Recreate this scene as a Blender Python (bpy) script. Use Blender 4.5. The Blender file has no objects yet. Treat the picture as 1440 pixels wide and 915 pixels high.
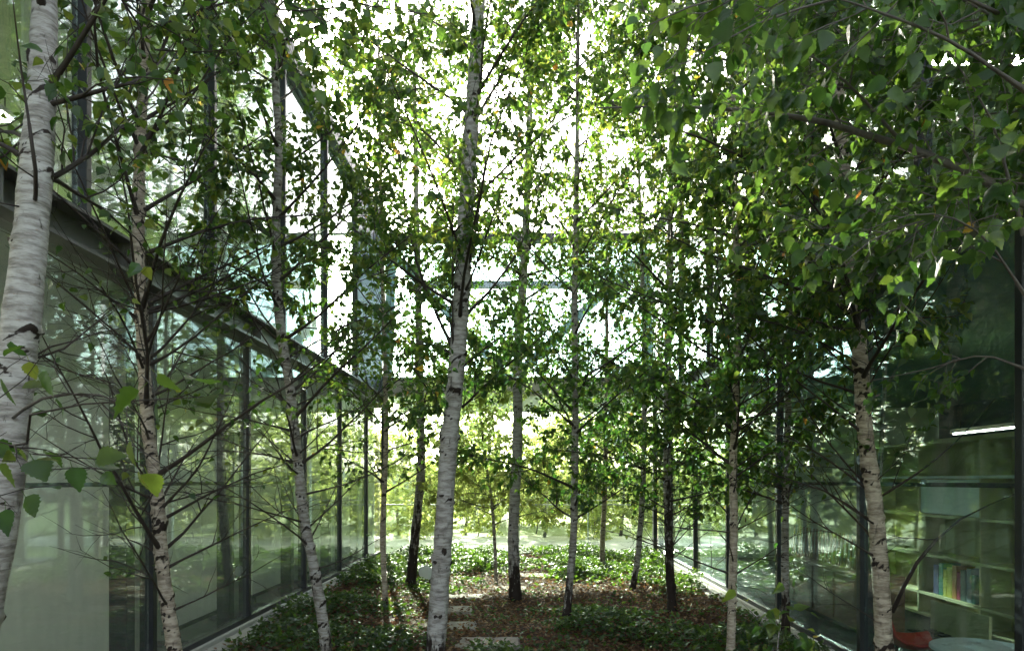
import bpy, math, random
import numpy as np
R = math.radians
rng = np.random.default_rng(11)
random.seed(11)
scene = bpy.context.scene
COL = scene.collection

# ------------------------------------------------------------------ camera
F = 960.0; VX = 737.0; VY = 675.0; H = 1.6          # focal length and horizon of the 1440 x 915 photograph
cam = bpy.data.cameras.new('camera'); cam_o = bpy.data.objects.new('camera', cam); COL.objects.link(cam_o)
cam.sensor_width = 36; cam.lens = 24; cam.clip_start = 0.05; cam.clip_end = 3000
cam.shift_x = -(VX-720)/1440; cam.shift_y = (VY-457.5)/1440
cam_o.location = (0, 0, H); cam_o.rotation_euler = (R(90), 0, 0)
scene.camera = cam_o

# ------------------------------------------------------------------ light
SUN_EL, SUN_AZ = 21.0, -13.0                          # azimuth from +Y, negative is to the left
w = bpy.data.worlds.new('World'); scene.world = w; w.use_nodes = True
nt = w.node_tree; nt.nodes.clear()
sky = nt.nodes.new('ShaderNodeTexSky'); sky.sky_type = 'NISHITA'; sky.sun_disc = False
sky.sun_elevation = R(SUN_EL); sky.sun_rotation = R(SUN_AZ)
sky.air_density = 1.0; sky.dust_density = 4.0; sky.ozone_density = 1.0
bg = nt.nodes.new('ShaderNodeBackground'); bg.inputs[1].default_value = 0.15
wo = nt.nodes.new('ShaderNodeOutputWorld')
hs = nt.nodes.new('ShaderNodeHueSaturation'); hs.inputs['Saturation'].default_value = .45   # thin white haze in the air
nt.links.new(sky.outputs[0], hs.inputs['Color']); nt.links.new(hs.outputs[0], bg.inputs[0]); nt.links.new(bg.outputs[0], wo.inputs[0])
sl = bpy.data.lights.new('sun', 'SUN'); sl.energy = 5.0; sl.angle = R(0.6); sl.color = (1.0, 0.93, 0.80)
so = bpy.data.objects.new('sun', sl); COL.objects.link(so)
so.rotation_euler = (R(90-SUN_EL), 0, R(180-SUN_AZ)); so.location = (-6, 14, 9)
vs = scene.view_settings
scene.display_settings.display_device = 'sRGB'
vs.view_transform = 'Standard'; vs.look = 'None'; vs.exposure = 2.4; vs.gamma = 1.0; vs.use_curve_mapping = False
cy = scene.cycles
cy.max_bounces = 9; cy.diffuse_bounces = 4; cy.glossy_bounces = 4; cy.transmission_bounces = 4
cy.transparent_max_bounces = 24; cy.sample_clamp_indirect = 8.0; cy.caustics_reflective = False
cy.use_denoising = True; cy.use_adaptive_sampling = True; cy.adaptive_threshold = 0.02

# ------------------------------------------------------------------ helpers
def W(px, py, D):
    return np.array([(px-VX)/F*D, D, H-(py-VY)/F*D])

def mesh_obj(name, V, faces, mat, parent=None, smooth=False, attrs=None):
    me = bpy.data.meshes.new(name)
    V = np.asarray(V, dtype=np.float32)
    if isinstance(faces, list):
        ls = np.array([len(f) for f in faces], dtype=np.int32)
        idx = np.array([i for f in faces for i in f], dtype=np.int32)
    else:
        ls = np.concatenate([np.full(len(f), f.shape[1], np.int32) for f in (faces,) if True]) if not isinstance(faces, tuple) else np.concatenate([np.full(len(f), f.shape[1], np.int32) for f in faces])
        idx = faces.ravel().astype(np.int32) if not isinstance(faces, tuple) else np.concatenate([f.ravel() for f in faces]).astype(np.int32)
    me.vertices.add(len(V)); me.vertices.foreach_set('co', V.ravel())
    me.loops.add(len(idx)); me.loops.foreach_set('vertex_index', idx)
    me.polygons.add(len(ls)); st = np.concatenate([[0], np.cumsum(ls)[:-1]]).astype(np.int32)
    me.polygons.foreach_set('loop_start', st)
    try: me.polygons.foreach_set('loop_total', ls)
    except Exception: pass
    if attrs:
        for k, v in attrs.items():
            a = me.attributes.new(k, 'FLOAT', 'POINT'); a.data.foreach_set('value', np.asarray(v, np.float32))
    me.polygons.foreach_set('use_smooth', np.full(len(ls), smooth))
    me.update(calc_edges=True)
    for m in (mat if isinstance(mat, (list, tuple)) else [mat]): me.materials.append(m)
    o = bpy.data.objects.new(name, me); COL.objects.link(o)
    if parent is not None:
        o.parent = parent; o.matrix_parent_inverse.identity()
        o.location = (-parent.location[0], -parent.location[1], -parent.location[2]) if parent.type == 'EMPTY' else (0, 0, 0)
    return o

def tag(o, label=None, cat=None, group=None, kind=None):
    if label: o['label'] = label
    if cat: o['category'] = cat
    if group: o['group'] = group
    if kind: o['kind'] = kind
    return o

def empty(name, loc, label=None, cat=None, group=None):
    o = bpy.data.objects.new(name, None); COL.objects.link(o); o.location = loc; o.empty_display_size = .1
    return tag(o, label, cat, group)

class MB:
    def __init__(s): s.V = []; s.F = []
    def box(s, x0, x1, y0, y1, z0, z1):
        n = len(s.V)
        s.V += [(x0,y0,z0),(x1,y0,z0),(x1,y1,z0),(x0,y1,z0),(x0,y0,z1),(x1,y0,z1),(x1,y1,z1),(x0,y1,z1)]
        s.F += [tuple(n+i for i in f) for f in ((0,3,2,1),(4,5,6,7),(0,1,5,4),(1,2,6,5),(2,3,7,6),(3,0,4,7))]
        return s
    def bar(s, a, b, r, r2=None):
        a = np.array(a, float); b = np.array(b, float); d = (b-a)/np.linalg.norm(b-a)
        u = np.cross(d, (0,1,0)); 
        if np.linalg.norm(u) < .1: u = np.cross(d, (1,0,0))
        u /= np.linalg.norm(u); v = np.cross(d, u); r2 = r2 or r; n = len(s.V)
        for p in (a, b):
            for e, f in ((-1,-1),(1,-1),(1,1),(-1,1)): s.V.append(tuple(p+u*e*r+v*f*r2))
        s.F += [tuple(n+i for i in f) for f in ((0,3,2,1),(4,5,6,7),(0,1,5,4),(1,2,6,5),(2,3,7,6),(3,0,4,7))]
        return s
    def lathe(s, c, prof, n=24):
        k = len(s.V)
        for r, z in prof:
            for i in range(n):
                t = 2*math.pi*i/n; s.V.append((c[0]+r*math.cos(t), c[1]+r*math.sin(t), c[2]+z))
        for j in range(len(prof)-1):
            for i in range(n):
                a = k+j*n+i; b = k+j*n+(i+1) % n; s.F.append((a, b, b+n, a+n))
        s.F.append(tuple(k+i for i in reversed(range(n)))); s.F.append(tuple(k+(len(prof)-1)*n+i for i in range(n)))
        return s
    def out(s, name, mat, parent=None, smooth=False, bevel=0):
        o = mesh_obj(name, s.V, s.F, mat, parent, smooth)
        if bevel:
            m = o.modifiers.new('bevel', 'BEVEL'); m.width = bevel; m.segments = 2
        return o

# ------------------------------------------------------------------ materials
def new_mat(name):
    m = bpy.data.materials.new(name); m.use_nodes = True; t = m.node_tree; t.nodes.clear()
    o = t.nodes.new('ShaderNodeOutputMaterial'); return m, t, o
def N(t, kind, **kw):
    n = t.nodes.new(kind)
    for k, v in kw.items():
        if isinstance(k, str) and hasattr(n, k): setattr(n, k, v)
    return n
def ramp(t, stops, interp='LINEAR'):
    n = t.nodes.new('ShaderNodeValToRGB'); n.color_ramp.interpolation = interp
    e = n.color_ramp.elements
    while len(e) < len(stops): e.new(.5)
    for i, (p, c) in enumerate(stops): e[i].position = p; e[i].color = (*c, 1) if len(c) == 3 else c
    return n
def noise(t, scale, detail=3, rough=.55, vec=None, dist=0):
    n = t.nodes.new('ShaderNodeTexNoise'); n.inputs['Scale'].default_value = scale
    n.inputs['Detail'].default_value = detail; n.inputs['Roughness'].default_value = rough; n.inputs['Distortion'].default_value = dist
    if vec: t.links.new(vec, n.inputs['Vector'])
    return n
def mapped(t, sc):
    c = t.nodes.new('ShaderNodeTexCoord'); m = t.nodes.new('ShaderNodeMapping'); m.inputs['Scale'].default_value = sc
    t.links.new(c.outputs['Object'], m.inputs[0]); return m.outputs[0]
def math_(t, op, a, b=None, clamp=False):
    n = t.nodes.new('ShaderNodeMath'); n.operation = op; n.use_clamp = clamp
    for i, v in enumerate((a, b)):
        if v is None: continue
        if isinstance(v, (int, float)): n.inputs[i].default_value = v
        else: t.links.new(v, n.inputs[i])
    return n.outputs[0]
def mixc(t, fac, a, b, blend='MIX'):
    n = t.nodes.new('ShaderNodeMix'); n.data_type = 'RGBA'; n.blend_type = blend
    for sock, v in ((n.inputs[0], fac), (n.inputs[6], a), (n.inputs[7], b)):
        if isinstance(v, (int, float)): sock.default_value = v
        elif isinstance(v, tuple): sock.default_value = (*v, 1)
        else: t.links.new(v, sock)
    return n.outputs[2]

def simple(name, col, rough=.6, var=.15, scale=4, bump=.0, metal=0, spec=.5, stretch=(1,1,1)):
    m, t, o = new_mat(name)
    b = t.nodes.new('ShaderNodeBsdfPrincipled'); v = mapped(t, stretch)
    n = noise(t, scale, 5, .6, v)
    r = ramp(t, [(.25, tuple(c*(1-var) for c in col)), (.75, tuple(min(1, c*(1+var)) for c in col))])
    t.links.new(n.outputs[0], r.inputs[0]); t.links.new(r.outputs[0], b.inputs['Base Color'])
    rr = math_(t, 'MULTIPLY_ADD', n.outputs[0], .2); t.nodes[-1].inputs[2].default_value = rough-.1
    t.links.new(rr, b.inputs['Roughness']); b.inputs['Metallic'].default_value = metal
    b.inputs['Specular IOR Level'].default_value = spec
    if bump:
        n2 = noise(t, scale*12, 4, .6, v); bp = t.nodes.new('ShaderNodeBump'); bp.inputs['Strength'].default_value = bump; bp.inputs['Distance'].default_value = .01
        t.links.new(n2.outputs[0], bp.inputs['Height']); t.links.new(bp.outputs[0], b.inputs['Normal'])
    t.links.new(b.outputs[0], o.inputs[0]); return m

def glass(name, tint, r0, dirt_and_glow=.02):
    m, t, o = new_mat(name)
    g = t.nodes.new('ShaderNodeNewGeometry')
    d = t.nodes.new('ShaderNodeVectorMath'); d.operation = 'DOT_PRODUCT'
    t.links.new(g.outputs['Normal'], d.inputs[0]); t.links.new(g.outputs['Incoming'], d.inputs[1])
    c = math_(t, 'ABSOLUTE', d.outputs['Value']); k = math_(t, 'SUBTRACT', 1.0, c, True)
    p = math_(t, 'POWER', k, 5.0); f = math_(t, 'MULTIPLY', p, 1-r0); f = math_(t, 'ADD', f, r0, True)
    tr = t.nodes.new('ShaderNodeBsdfTransparent'); tr.inputs[0].default_value = (*tint, 1)
    gl = t.nodes.new('ShaderNodeBsdfGlossy'); gl.inputs['Roughness'].default_value = .0; gl.inputs[0].default_value = (.93, .98, .96, 1)
    # float glass is never perfectly flat
    n = noise(t, .9, 2, .4, mapped(t, (1,1,.6))); bp = t.nodes.new('ShaderNodeBump'); bp.inputs['Strength'].default_value = .035; bp.inputs['Distance'].default_value = .02
    t.links.new(n.outputs[0], bp.inputs['Height']); t.links.new(bp.outputs[0], gl.inputs['Normal'])
    mx = t.nodes.new('ShaderNodeMixShader'); t.links.new(f, mx.inputs[0]); t.links.new(tr.outputs[0], mx.inputs[1]); t.links.new(gl.outputs[0], mx.inputs[2])
    df = t.nodes.new('ShaderNodeBsdfDiffuse'); df.inputs[0].default_value = (.74, .80, .74, 1)
    dn = noise(t, 3, 6, .7, mapped(t, (3, 3, .6))); dm = math_(t, 'MULTIPLY', dn.outputs[0], dirt_and_glow)  # pale film: some grime, and milky room light painted onto the pane
    m2 = t.nodes.new('ShaderNodeMixShader'); t.links.new(dm, m2.inputs[0]); t.links.new(mx.outputs[0], m2.inputs[1]); t.links.new(df.outputs[0], m2.inputs[2])
    t.links.new(m2.outputs[0], o.inputs[0]); return m

def leaf_mat(name, stops, trans, rough=.42, tfac=.5, spec=.5):
    m, t, o = new_mat(name)
    a = t.nodes.new('ShaderNodeAttribute'); a.attribute_name = 'tint'
    r1 = ramp(t, stops); r2 = ramp(t, trans)
    t.links.new(a.outputs['Fac'], r1.inputs[0]); t.links.new(a.outputs['Fac'], r2.inputs[0])
    n = noise(t, 60, 3, .6, mapped(t, (1,1,1)))
    nv = ramp(t, [(.3, (.75,.75,.75)), (.7, (1.15,1.15,1.1))]); t.links.new(n.outputs[0], nv.inputs[0])
    c = mixc(t, 1.0, r1.outputs[0], nv.outputs[0], 'MULTIPLY')
    b = t.nodes.new('ShaderNodeBsdfPrincipled'); t.links.new(c, b.inputs['Base Color'])
    b.inputs['Roughness'].default_value = rough; b.inputs['Specular IOR Level'].default_value = spec
    tl = t.nodes.new('ShaderNodeBsdfTranslucent'); t.links.new(r2.outputs[0], tl.inputs[0])
    mx = t.nodes.new('ShaderNodeMixShader'); mx.inputs[0].default_value = tfac
    t.links.new(b.outputs[0], mx.inputs[1]); t.links.new(tl.outputs[0], mx.inputs[2]); t.links.new(mx.outputs[0], o.inputs[0])
    return m

def bark_mat(name, pale, mid, dark=(.035,.025,.02)):
    m, t, o = new_mat(name)
    v1 = mapped(t, (1, 1, 1)); v2 = mapped(t, (9, 9, 95)); v3 = mapped(t, (3, 3, 12)); v4 = mapped(t, (26, 26, 7))
    big = noise(t, 3.0, 6, .68, v3); r = ramp(t, [(.36, tuple(x*.62 for x in mid)), (.46, mid), (.58, pale)]); t.links.new(big.outputs[0], r.inputs[0])
    lent = noise(t, 1.0, 2, .6, v2); lr = ramp(t, [(.60, (0,0,0)), (.68, (1,1,1))]); t.links.new(lent.outputs[0], lr.inputs[0])
    lf = math_(t, 'MULTIPLY', lr.outputs[0], .55)
    c = mixc(t, lf, r.outputs[0], tuple(x*.4 for x in mid))
    peel = noise(t, 9.0, 5, .7, v3); pr = ramp(t, [(.62, (0,0,0)), (.7, (1,1,1))]); t.links.new(peel.outputs[0], pr.inputs[0])
    pf = math_(t, 'MULTIPLY', pr.outputs[0], .6); c = mixc(t, pf, c, (.30, .19, .12))
    sc = t.nodes.new('ShaderNodeAttribute'); sc.attribute_name = 'scar'
    sn = noise(t, 30, 4, .7, v1); sv = math_(t, 'ADD', sc.outputs['Fac'], math_(t, 'MULTIPLY', math_(t, 'SUBTRACT', sn.outputs[0], .5), .9))
    sr = ramp(t, [(.45, (0,0,0)), (.6, (1,1,1))]); t.links.new(sv, sr.inputs[0])
    c = mixc(t, sr.outputs[0], c, dark)
    bs = t.nodes.new('ShaderNodeAttribute'); bs.attribute_name = 'foot'
    bn = noise(t, 1.0, 4, .65, v4); bv = math_(t, 'MULTIPLY', bs.outputs['Fac'], 1.0)
    th = math_(t, 'SUBTRACT', math_(t, 'ADD', bn.outputs[0], math_(t, 'MULTIPLY', bv, .42)), .62)
    th = math_(t, 'MULTIPLY', th, 9.0, True); c = mixc(t, th, c, dark)
    b = t.nodes.new('ShaderNodeBsdfPrincipled'); t.links.new(c, b.inputs['Base Color']); b.inputs['Roughness'].default_value = .75
    b.inputs['Specular IOR Level'].default_value = .25
    hh = math_(t, 'ADD', math_(t, 'MULTIPLY', lent.outputs[0], .4), math_(t, 'SUBTRACT', math_(t, 'MULTIPLY', big.outputs[0], .6), math_(t, 'MULTIPLY', th, .8)))
    bp = t.nodes.new('ShaderNodeBump'); bp.inputs['Strength'].default_value = .9; bp.inputs['Distance'].default_value = .008
    t.links.new(hh, bp.inputs['Height']); t.links.new(bp.outputs[0], b.inputs['Normal'])
    t.links.new(b.outputs[0], o.inputs[0]); return m

def fabric(name, col, tf):
    m, t, o = new_mat(name); d = t.nodes.new('ShaderNodeBsdfDiffuse'); l = t.nodes.new('ShaderNodeBsdfTranslucent')
    n = noise(t, 2, 4, .6, mapped(t, (1,1,.3))); r = ramp(t, [(.3, tuple(c*.9 for c in col)), (.7, col)]); t.links.new(n.outputs[0], r.inputs[0])
    t.links.new(r.outputs[0], d.inputs[0]); t.links.new(r.outputs[0], l.inputs[0])
    mx = t.nodes.new('ShaderNodeMixShader'); mx.inputs[0].default_value = tf; t.links.new(d.outputs[0], mx.inputs[1]); t.links.new(l.outputs[0], mx.inputs[2]); t.links.new(mx.outputs[0], o.inputs[0]); return m
def emit(name, col, s):
    m, t, o = new_mat(name); e = t.nodes.new('ShaderNodeEmission'); e.inputs[0].default_value = (*col, 1); e.inputs[1].default_value = s
    t.links.new(e.outputs[0], o.inputs[0]); return m

M = dict(
    frame=simple('dark window frame paint', (.02,.022,.026), .45, .2, 6),
    beam=simple('grey steel beam paint', (.21,.21,.20), .5, .25, 2.5, .15),
    beam_back=simple('ochre grey steel edge paint', (.55,.52,.42), .55, .2, 2.5, .1),
    roof=simple('dark roof edge metal', (.05,.05,.055), .5, .2, 3),
    sill=simple('pale aluminium sill', (.50,.49,.47), .5, .15, 5, .1),
    kerb=simple('concrete kerb', (.42,.40,.37), .85, .2, 7, .5),
    floor_in=simple('dark indoor floor', (.045,.055,.052), .4, .2, 2),
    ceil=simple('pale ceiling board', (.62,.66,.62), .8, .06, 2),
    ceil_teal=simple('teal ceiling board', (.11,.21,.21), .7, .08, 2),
    white=simple('white painted board', (.74,.80,.74), .6, .06, 2),
    curtain=fabric('off white blind fabric', (.82,.82,.76), .55), screen=fabric('frosted white panel', (.85,.87,.83), .5),
    bluepanel=simple('dark blue cladding', (.05,.075,.11), .5, .3, 5, .0, stretch=(8,8,.4)),
    shelfwall=simple('yellow green painted shelf', (.64,.60,.30), .7, .08, 2),
    steel_blue=simple('pale blue steel', (.32,.44,.48), .5, .1, 3),
    wood=simple('brown wood', (.22,.12,.07), .5, .25, 3, .1, stretch=(1,1,9)),
    red=simple('red moulded plastic', (.55,.02,.015), .35, .06, 4),
    tabletop=simple('white table top', (.75,.78,.76), .3, .04, 4),
    chrome=simple('brushed steel', (.55,.55,.55), .3, .05, 9, metal=1),
    stone=simple('pale stone slab', (.30,.26,.225), .9, .35, 7, .8),
    soil=None,
    g_low=glass('clear green glass', (.92,.96,.938), .085, .14),  # strong film stands in for light from the panels and ceiling inside
    g_back=glass('clear glass', (.93,.97,.94), .03, .01),
    g_up=glass('reflective solar glass', (.86,.93,.90), .20), g_right=glass('teal tinted glass', (.80,.90,.92), .085, .04), g_teal=glass('pale teal glass', (.82,.91,.925), .07, .06),
    lamp=emit('fluorescent tube glow', (1,.93,.78), 15),
    bark=bark_mat('birch bark white', (.55,.53,.50), (.36,.33,.30)),
    bark2=bark_mat('birch bark tan', (.60,.52,.41), (.38,.31,.24)),
    bark3=bark_mat('birch bark grey', (.48,.46,.42), (.28,.25,.21)),
    twig=simple('dark twig bark', (.040,.028,.022), .7, .4, 30),
    twig_grey=simple('grey branch bark', (.13,.11,.10), .7, .35, 30, .4),
)
LEAF = leaf_mat('birch leaf', spec=.75, rough=.38, stops= [(0,(.028,.070,.022)),(.6,(.056,.110,.030)),(.9,(.12,.16,.035)),(.965,(.14,.15,.02)),(.985,(.55,.33,.03)),(1,(.5,.2,.04))],
                trans=[(0,(.07,.18,.02)),(.6,(.165,.295,.035)),(.9,(.30,.38,.05)),(.965,(.5,.5,.05)),(.985,(.8,.5,.06)),(1,(.6,.25,.05))], tfac=.55)
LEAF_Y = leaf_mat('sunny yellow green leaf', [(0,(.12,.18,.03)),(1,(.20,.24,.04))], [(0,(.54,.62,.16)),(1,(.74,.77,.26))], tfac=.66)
COVER = leaf_mat('ground cover leaf', [(0,(.014,.034,.016)),(.7,(.034,.070,.028)),(1,(.09,.13,.035))], [(0,(.10,.20,.02)),(.7,(.20,.36,.03)),(1,(.36,.48,.04))], rough=.36, tfac=.40, spec=.55)
LITTER = leaf_mat('dry leaf', [(0,(.06,.032,.02)),(.6,(.15,.082,.045)),(1,(.32,.20,.11))], [(0,(.2,.08,.03)),(1,(.5,.25,.1))], rough=.7, tfac=.25, spec=.3)

def soil_mat():
    m, t, o = new_mat('leaf mould soil'); b = t.nodes.new('ShaderNodeBsdfPrincipled')
    n = noise(t, 14, 8, .7, mapped(t, (1,1,1))); r = ramp(t, [(.3,(.03,.018,.012)),(.5,(.09,.045,.028)),(.72,(.17,.10,.06))])
    t.links.new(n.outputs[0], r.inputs[0]); t.links.new(r.outputs[0], b.inputs['Base Color']); b.inputs['Roughness'].default_value = .95
    bp = t.nodes.new('ShaderNodeBump'); bp.inputs['Strength'].default_value = 1; bp.inputs['Distance'].default_value = .03
    t.links.new(n.outputs[0], bp.inputs['Height']); t.links.new(bp.outputs[0], b.inputs['Normal']); t.links.new(b.outputs[0], o.inputs[0]); return m
M['soil'] = soil_mat()

# ------------------------------------------------------------------ the setting
XL, XR, YB, Y0 = -2.98, 2.78, 14.2, -3.2
ZB0, ZB1, ZR0, ZR1 = 3.10, 3.35, 6.78, 7.02
WD = 3.4                                              # depth of the far wing
mesh_obj('terrain', [(-600,-600,-.16),(600,-600,-.16),(600,900,-.16),(-600,900,-.16)], [(0,1,2,3)],
         simple('far lawn', (.20,.25,.07), .9, .3, .2))['kind'] = 'structure'
tag(MB().box(-14, 14, YB+WD+.2, YB+WD+3.2, -.15, -.1).out('terrace_paving', simple('pale terrace paving', (.58,.56,.50), .8, .08, 2)), kind='structure')
# soil of the courtyard, gently uneven
nx, ny = 60, 180
gx = np.linspace(XL+.28, XR-.28, nx); gy = np.linspace(Y0, YB-.12, ny)
def ground_h(x, y):
    return .03 + .025*np.sin(1.7*x+.6*y) + .02*np.sin(2.9*y-1.3*x) + .015*np.sin(5.1*x+3.7*y)
X, Y = np.meshgrid(gx, gy); V = np.stack([X, Y, ground_h(X, Y) + rng.normal(0, .004, X.shape)], -1).reshape(-1, 3)
i = np.arange(ny-1)[:,None]*nx + np.arange(nx-1)[None]; i = i.ravel()
tag(mesh_obj('courtyard_soil', V, np.stack([i, i+1, i+nx+1, i+nx], -1), M['soil'], smooth=True), kind='structure')

# ------------------------------------------------------------------ wings
def pane(name, x0, x1, y0, y1, z0, z1, mat, root): return MB().box(x0, x1, y0, y1, z0, z1).out(name, mat, root)

def side_wing(sx, xw, low_m, up_m, label, depth, ceil_mat):
    """sx = -1 left wing, +1 right wing; xw = plane of the glass; the wing lies on the outer side."""
    root = empty('glazed_office_wing', (xw, 6, 0), label, 'building')
    def bx(name, a0, a1, y0, y1, z0, z1, mat, bevel=0):     # a = distance outward from the glass plane
        u, v = sorted((xw+sx*a0, xw+sx*a1)); return MB().box(u, v, y0, y1, z0, z1).out(name, mat, root, bevel=bevel)
    yA, yE = Y0-2, YB+.10
    bx('floor_slab', .05, depth, yA, yE, -.15, .0, M['floor_in'])
    bx('ceiling', .06, depth, yA, yE, ZB0+.002, ZB0+.04, ceil_mat)
    bx('upper_floor', .16, depth, yA, yE, ZB0+.042, ZB1+.1, M['floor_in'])
    bx('upper_ceiling', .06, depth, yA, yE, ZR0-.06, ZR0-.02, M['ceil'])
    bx('roof', -.12, depth+.1, yA, yE, ZR0, ZR1, M['roof'])
    # steel beam: two flanges, web, stiffeners
    b = MB()
    for z0, z1 in ((ZB0-.002, ZB0+.022), (ZB1-.022, ZB1)):
        u, v = sorted((xw-sx*.13, xw+sx*.13)); b.box(u, v, yA, YB-.01, z0, z1)
    u, v = sorted((xw-sx*.012, xw+sx*.012)); b.box(u, v, yA, YB-.01, ZB0+.022, ZB1-.022)
    for k in range(12):
        yy = .05+1.87*k*.66; u, v = sorted((xw-sx*.11, xw-sx*.0122)); b.box(u, v, yy, yy+.012, ZB0+.022, ZB1-.022)
    b.out('steel_beam', M['beam'], root)
    bx('sill', -.05, .07, yA, YB, .0, .09, M['sill'], .006)
    bx('sill_frame', -.02, .05, yA, YB, .092, .14, M['frame'])
    bx('kerb', -.28, -.06, yA, YB-.02, -.1, .055, M['kerb'], .012)
    bx('base_rail', .03, .06, yA, YB, 1.555, 1.585, M['frame'])
    dd = [3.80, 5.62, 7.45, 9.3, 11.1, 12.95] if sx > 0 else [3.6, 5.46, 7.35, 9.26, 11.05, 12.9]
    step = 1.86
    ys = [dd[0]-step*k for k in range(4, 0, -1)] + dd
    edges = ys + [YB]
    for k, y in enumerate(ys):
        bx('mullion', -.03, .08, y-.03, y+.03, .142, ZB0-.004, M['frame'], .003)
        if sx < 0: bx('shade_gap_strip', .16, .30, y-.07, y+.05, .001, ZB0-.001, M['frame'], .004)  # dark strip standing in for the shaded gap behind each mullion
        pane('window_pane', xw+sx*.01-.006, xw+sx*.01+.006, y+.032, edges[k+1]-(.032 if k < len(ys)-1 else .05), .142, ZB0-.006, low_m, root)
    ysu = [y-.86 if sx < 0 else y-.86 for y in ys] + [dd[-1]+1.0]
    ysu = ysu[:-1]
    edges = ysu + [YB-.9]
    for k, y in enumerate(ysu):
        bx('upper_mullion', -.05, .05, y-.028, y+.028, ZB1+.002, ZR0-.002, M['frame'], .003)
        if sx < 0 and y > 11.5: 
            bx('cladding_panel', -.05, .03, y+.037, YB-.06, ZB1+.003, ZR0-.003, M['bluepanel']); continue
        pane('upper_window_pane', xw+sx*.01-.006, xw+sx*.01+.006, y+.037, edges[k+1]-.037 if k < len(ysu)-1 else YB-.06, ZB1+.003, ZR0-.003, up_m, root)
    # outer facade: mullions only on the far side keep the rooms daylit
    for y in ys[::2]:
        bx('rear_column', depth-.2, depth-.05, y-.08, y+.08, .0, ZB0, M['frame'])
        bx('upper_rear_column', depth-.2, depth-.05, y-.08, y+.08, ZB1+.102, ZR0-.062, M['frame'])
    return root, bx

left, lbx = side_wing(-1, XL, M['g_low'], M['g_up'], 'two storey glazed office wing with grey steel beam on the left of the courtyard', 6.2, M['ceil'])
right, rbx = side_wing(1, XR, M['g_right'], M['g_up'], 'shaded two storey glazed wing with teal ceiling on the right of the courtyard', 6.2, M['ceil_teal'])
# roller blinds behind the upper left windows
for k, (a, b_) in enumerate(((-2, 4.5), (4.75, 6.3), (6.6, 8.2), (8.5, 11.5))):
    lbx('blind', .5, .52, a, b_, ZB1+.5, ZR0-.08, M['curtain'])
lbx('rear_wall', 6.0, 6.1, Y0, YB-.08, .001, 2.2, simple('grey indoor wall', (.34,.38,.34), .7, .1, 1))
rbx('partition_wall', 3.2, 3.3, Y0-2, 4.0, .0, ZB0, M['white'])
rbx('rear_wall', 6.0, 6.1, Y0, YB-.08, ZB1+.12, ZR0-.07, M['white'])
rbx('rear_wall_low', 5.75, 5.85, Y0, YB-.08, .001, 2.45, M['shelfwall']); rbx('clerestory_dark_fill', 5.8, 5.86, Y0, YB-.08, 2.452, ZB0-.002, M['bluepanel'])  # dark panel added in place of the dark trees behind clerestory glass
for q, e0 in ((lbx, .14), (rbx, 1.6)):
    q('sun_block_end_wall', e0, 6.15, YB-.06, YB+.04, .001, ZB0-.002, M['white'])  # solid end walls added to keep low sun off floor and left strip
    q('upper_end_wall', 1.6, 6.15, YB-.06, YB+.04, ZB1+.102, ZR0-.062, M['white'])
    if e0 > 1: q('end_window_pane', .14, 1.58, YB-.02, YB-.008, .002, ZB0-.003, M['g_low'])

# far wing, a bridge glazed on both sides
bw = empty('glazed_bridge_wing', (0, YB, 0), 'glazed wing closing the far end of the courtyard, steel truss behind upper glass', 'building')
B = lambda name, x0, x1, y0, y1, z0, z1, mat, bevel=0: MB().box(x0, x1, y0, y1, z0, z1).out(name, mat, bw, bevel=bevel)
xa, xb = XL+.02, XR-.02
ZC0, ZC1 = 3.36, 3.66
B('floor_slab', xa-.0, xb, YB+.02, YB+WD, -.14, .002, simple('bridge floor', (.45,.44,.40), .4, .1, 2))
B('edge_beam', xa, xb, YB-.06, YB+.1, ZC0, ZC1, M['beam_back'], .004)
B('soffit', xa, xb, YB+.102, YB+WD, ZC0+.01, ZC0+.05, M['ceil'])
B('dark_channel', xa, xb, YB-.075, YB+.1, ZC1+.002, ZC1+.07, M['roof'])
B('roof_edge', xa, xb, YB-.12, YB+.12, 6.55, 6.70, M['roof']); B('rear_roof_edge', xa, xb, YB+WD-.12, YB+WD+.1, 6.55, 6.70, M['roof']); B('glass_roof', xa, xb, YB+.122, YB+WD-.122, 6.64, 6.66, M['g_teal'])
B('outer_edge_beam', xa, xb, YB+WD-.1, YB+WD+.05, ZC0-.002, ZC1, M['beam_back'])
B('kerb', xa+.3, xb-.3, YB-.16, YB-.07, -.1, .10, M['kerb'], .01)
B('sill', xa, xb, YB-.06, YB+.06, .004, .08, M['frame'])
B('rail', xa, xb, YB+.05, YB+.075, 1.08, 1.105, M['chrome'])
B('rail', xa, xb, YB+WD-.1, YB+WD-.075, 1.08, 1.105, M['chrome'])
nb = 4; xs = np.linspace(xa, xb, nb+1)
for k in range(nb):
    for yy, z0, z1, mt, nm in ((YB, .082, ZC0-.002, M['g_back'], 'window_pane'), (YB+WD, .0, ZC0-.004, M['g_back'], 'rear_window_pane'), (YB, ZC1+.072, 6.548, M['g_teal'], 'upper_window_pane'), (YB+WD, ZC1+.003, 6.548, M['g_teal'], 'rear_upper_window_pane')):
        B(nm, xs[k]+.008, xs[k+1]-.008, yy-.006, yy+.006, z0, z1, mt)
for x in (xa-.0, xb+.0):
    B('side_window_pane', x-.006, x+.006, YB+.12, YB+WD-.12, .004, ZC0-.004, M['g_back']); B('upper_side_window_pane', x-.006, x+.006, YB+.12, YB+WD-.12, ZC1+.004, 6.547, M['g_back'])
for x in (xa+.04, xb-.04):
    B('corner_post', x-.04, x+.04, YB-.058, YB+.058, .083, ZC0-.003, M['frame'])
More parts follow.
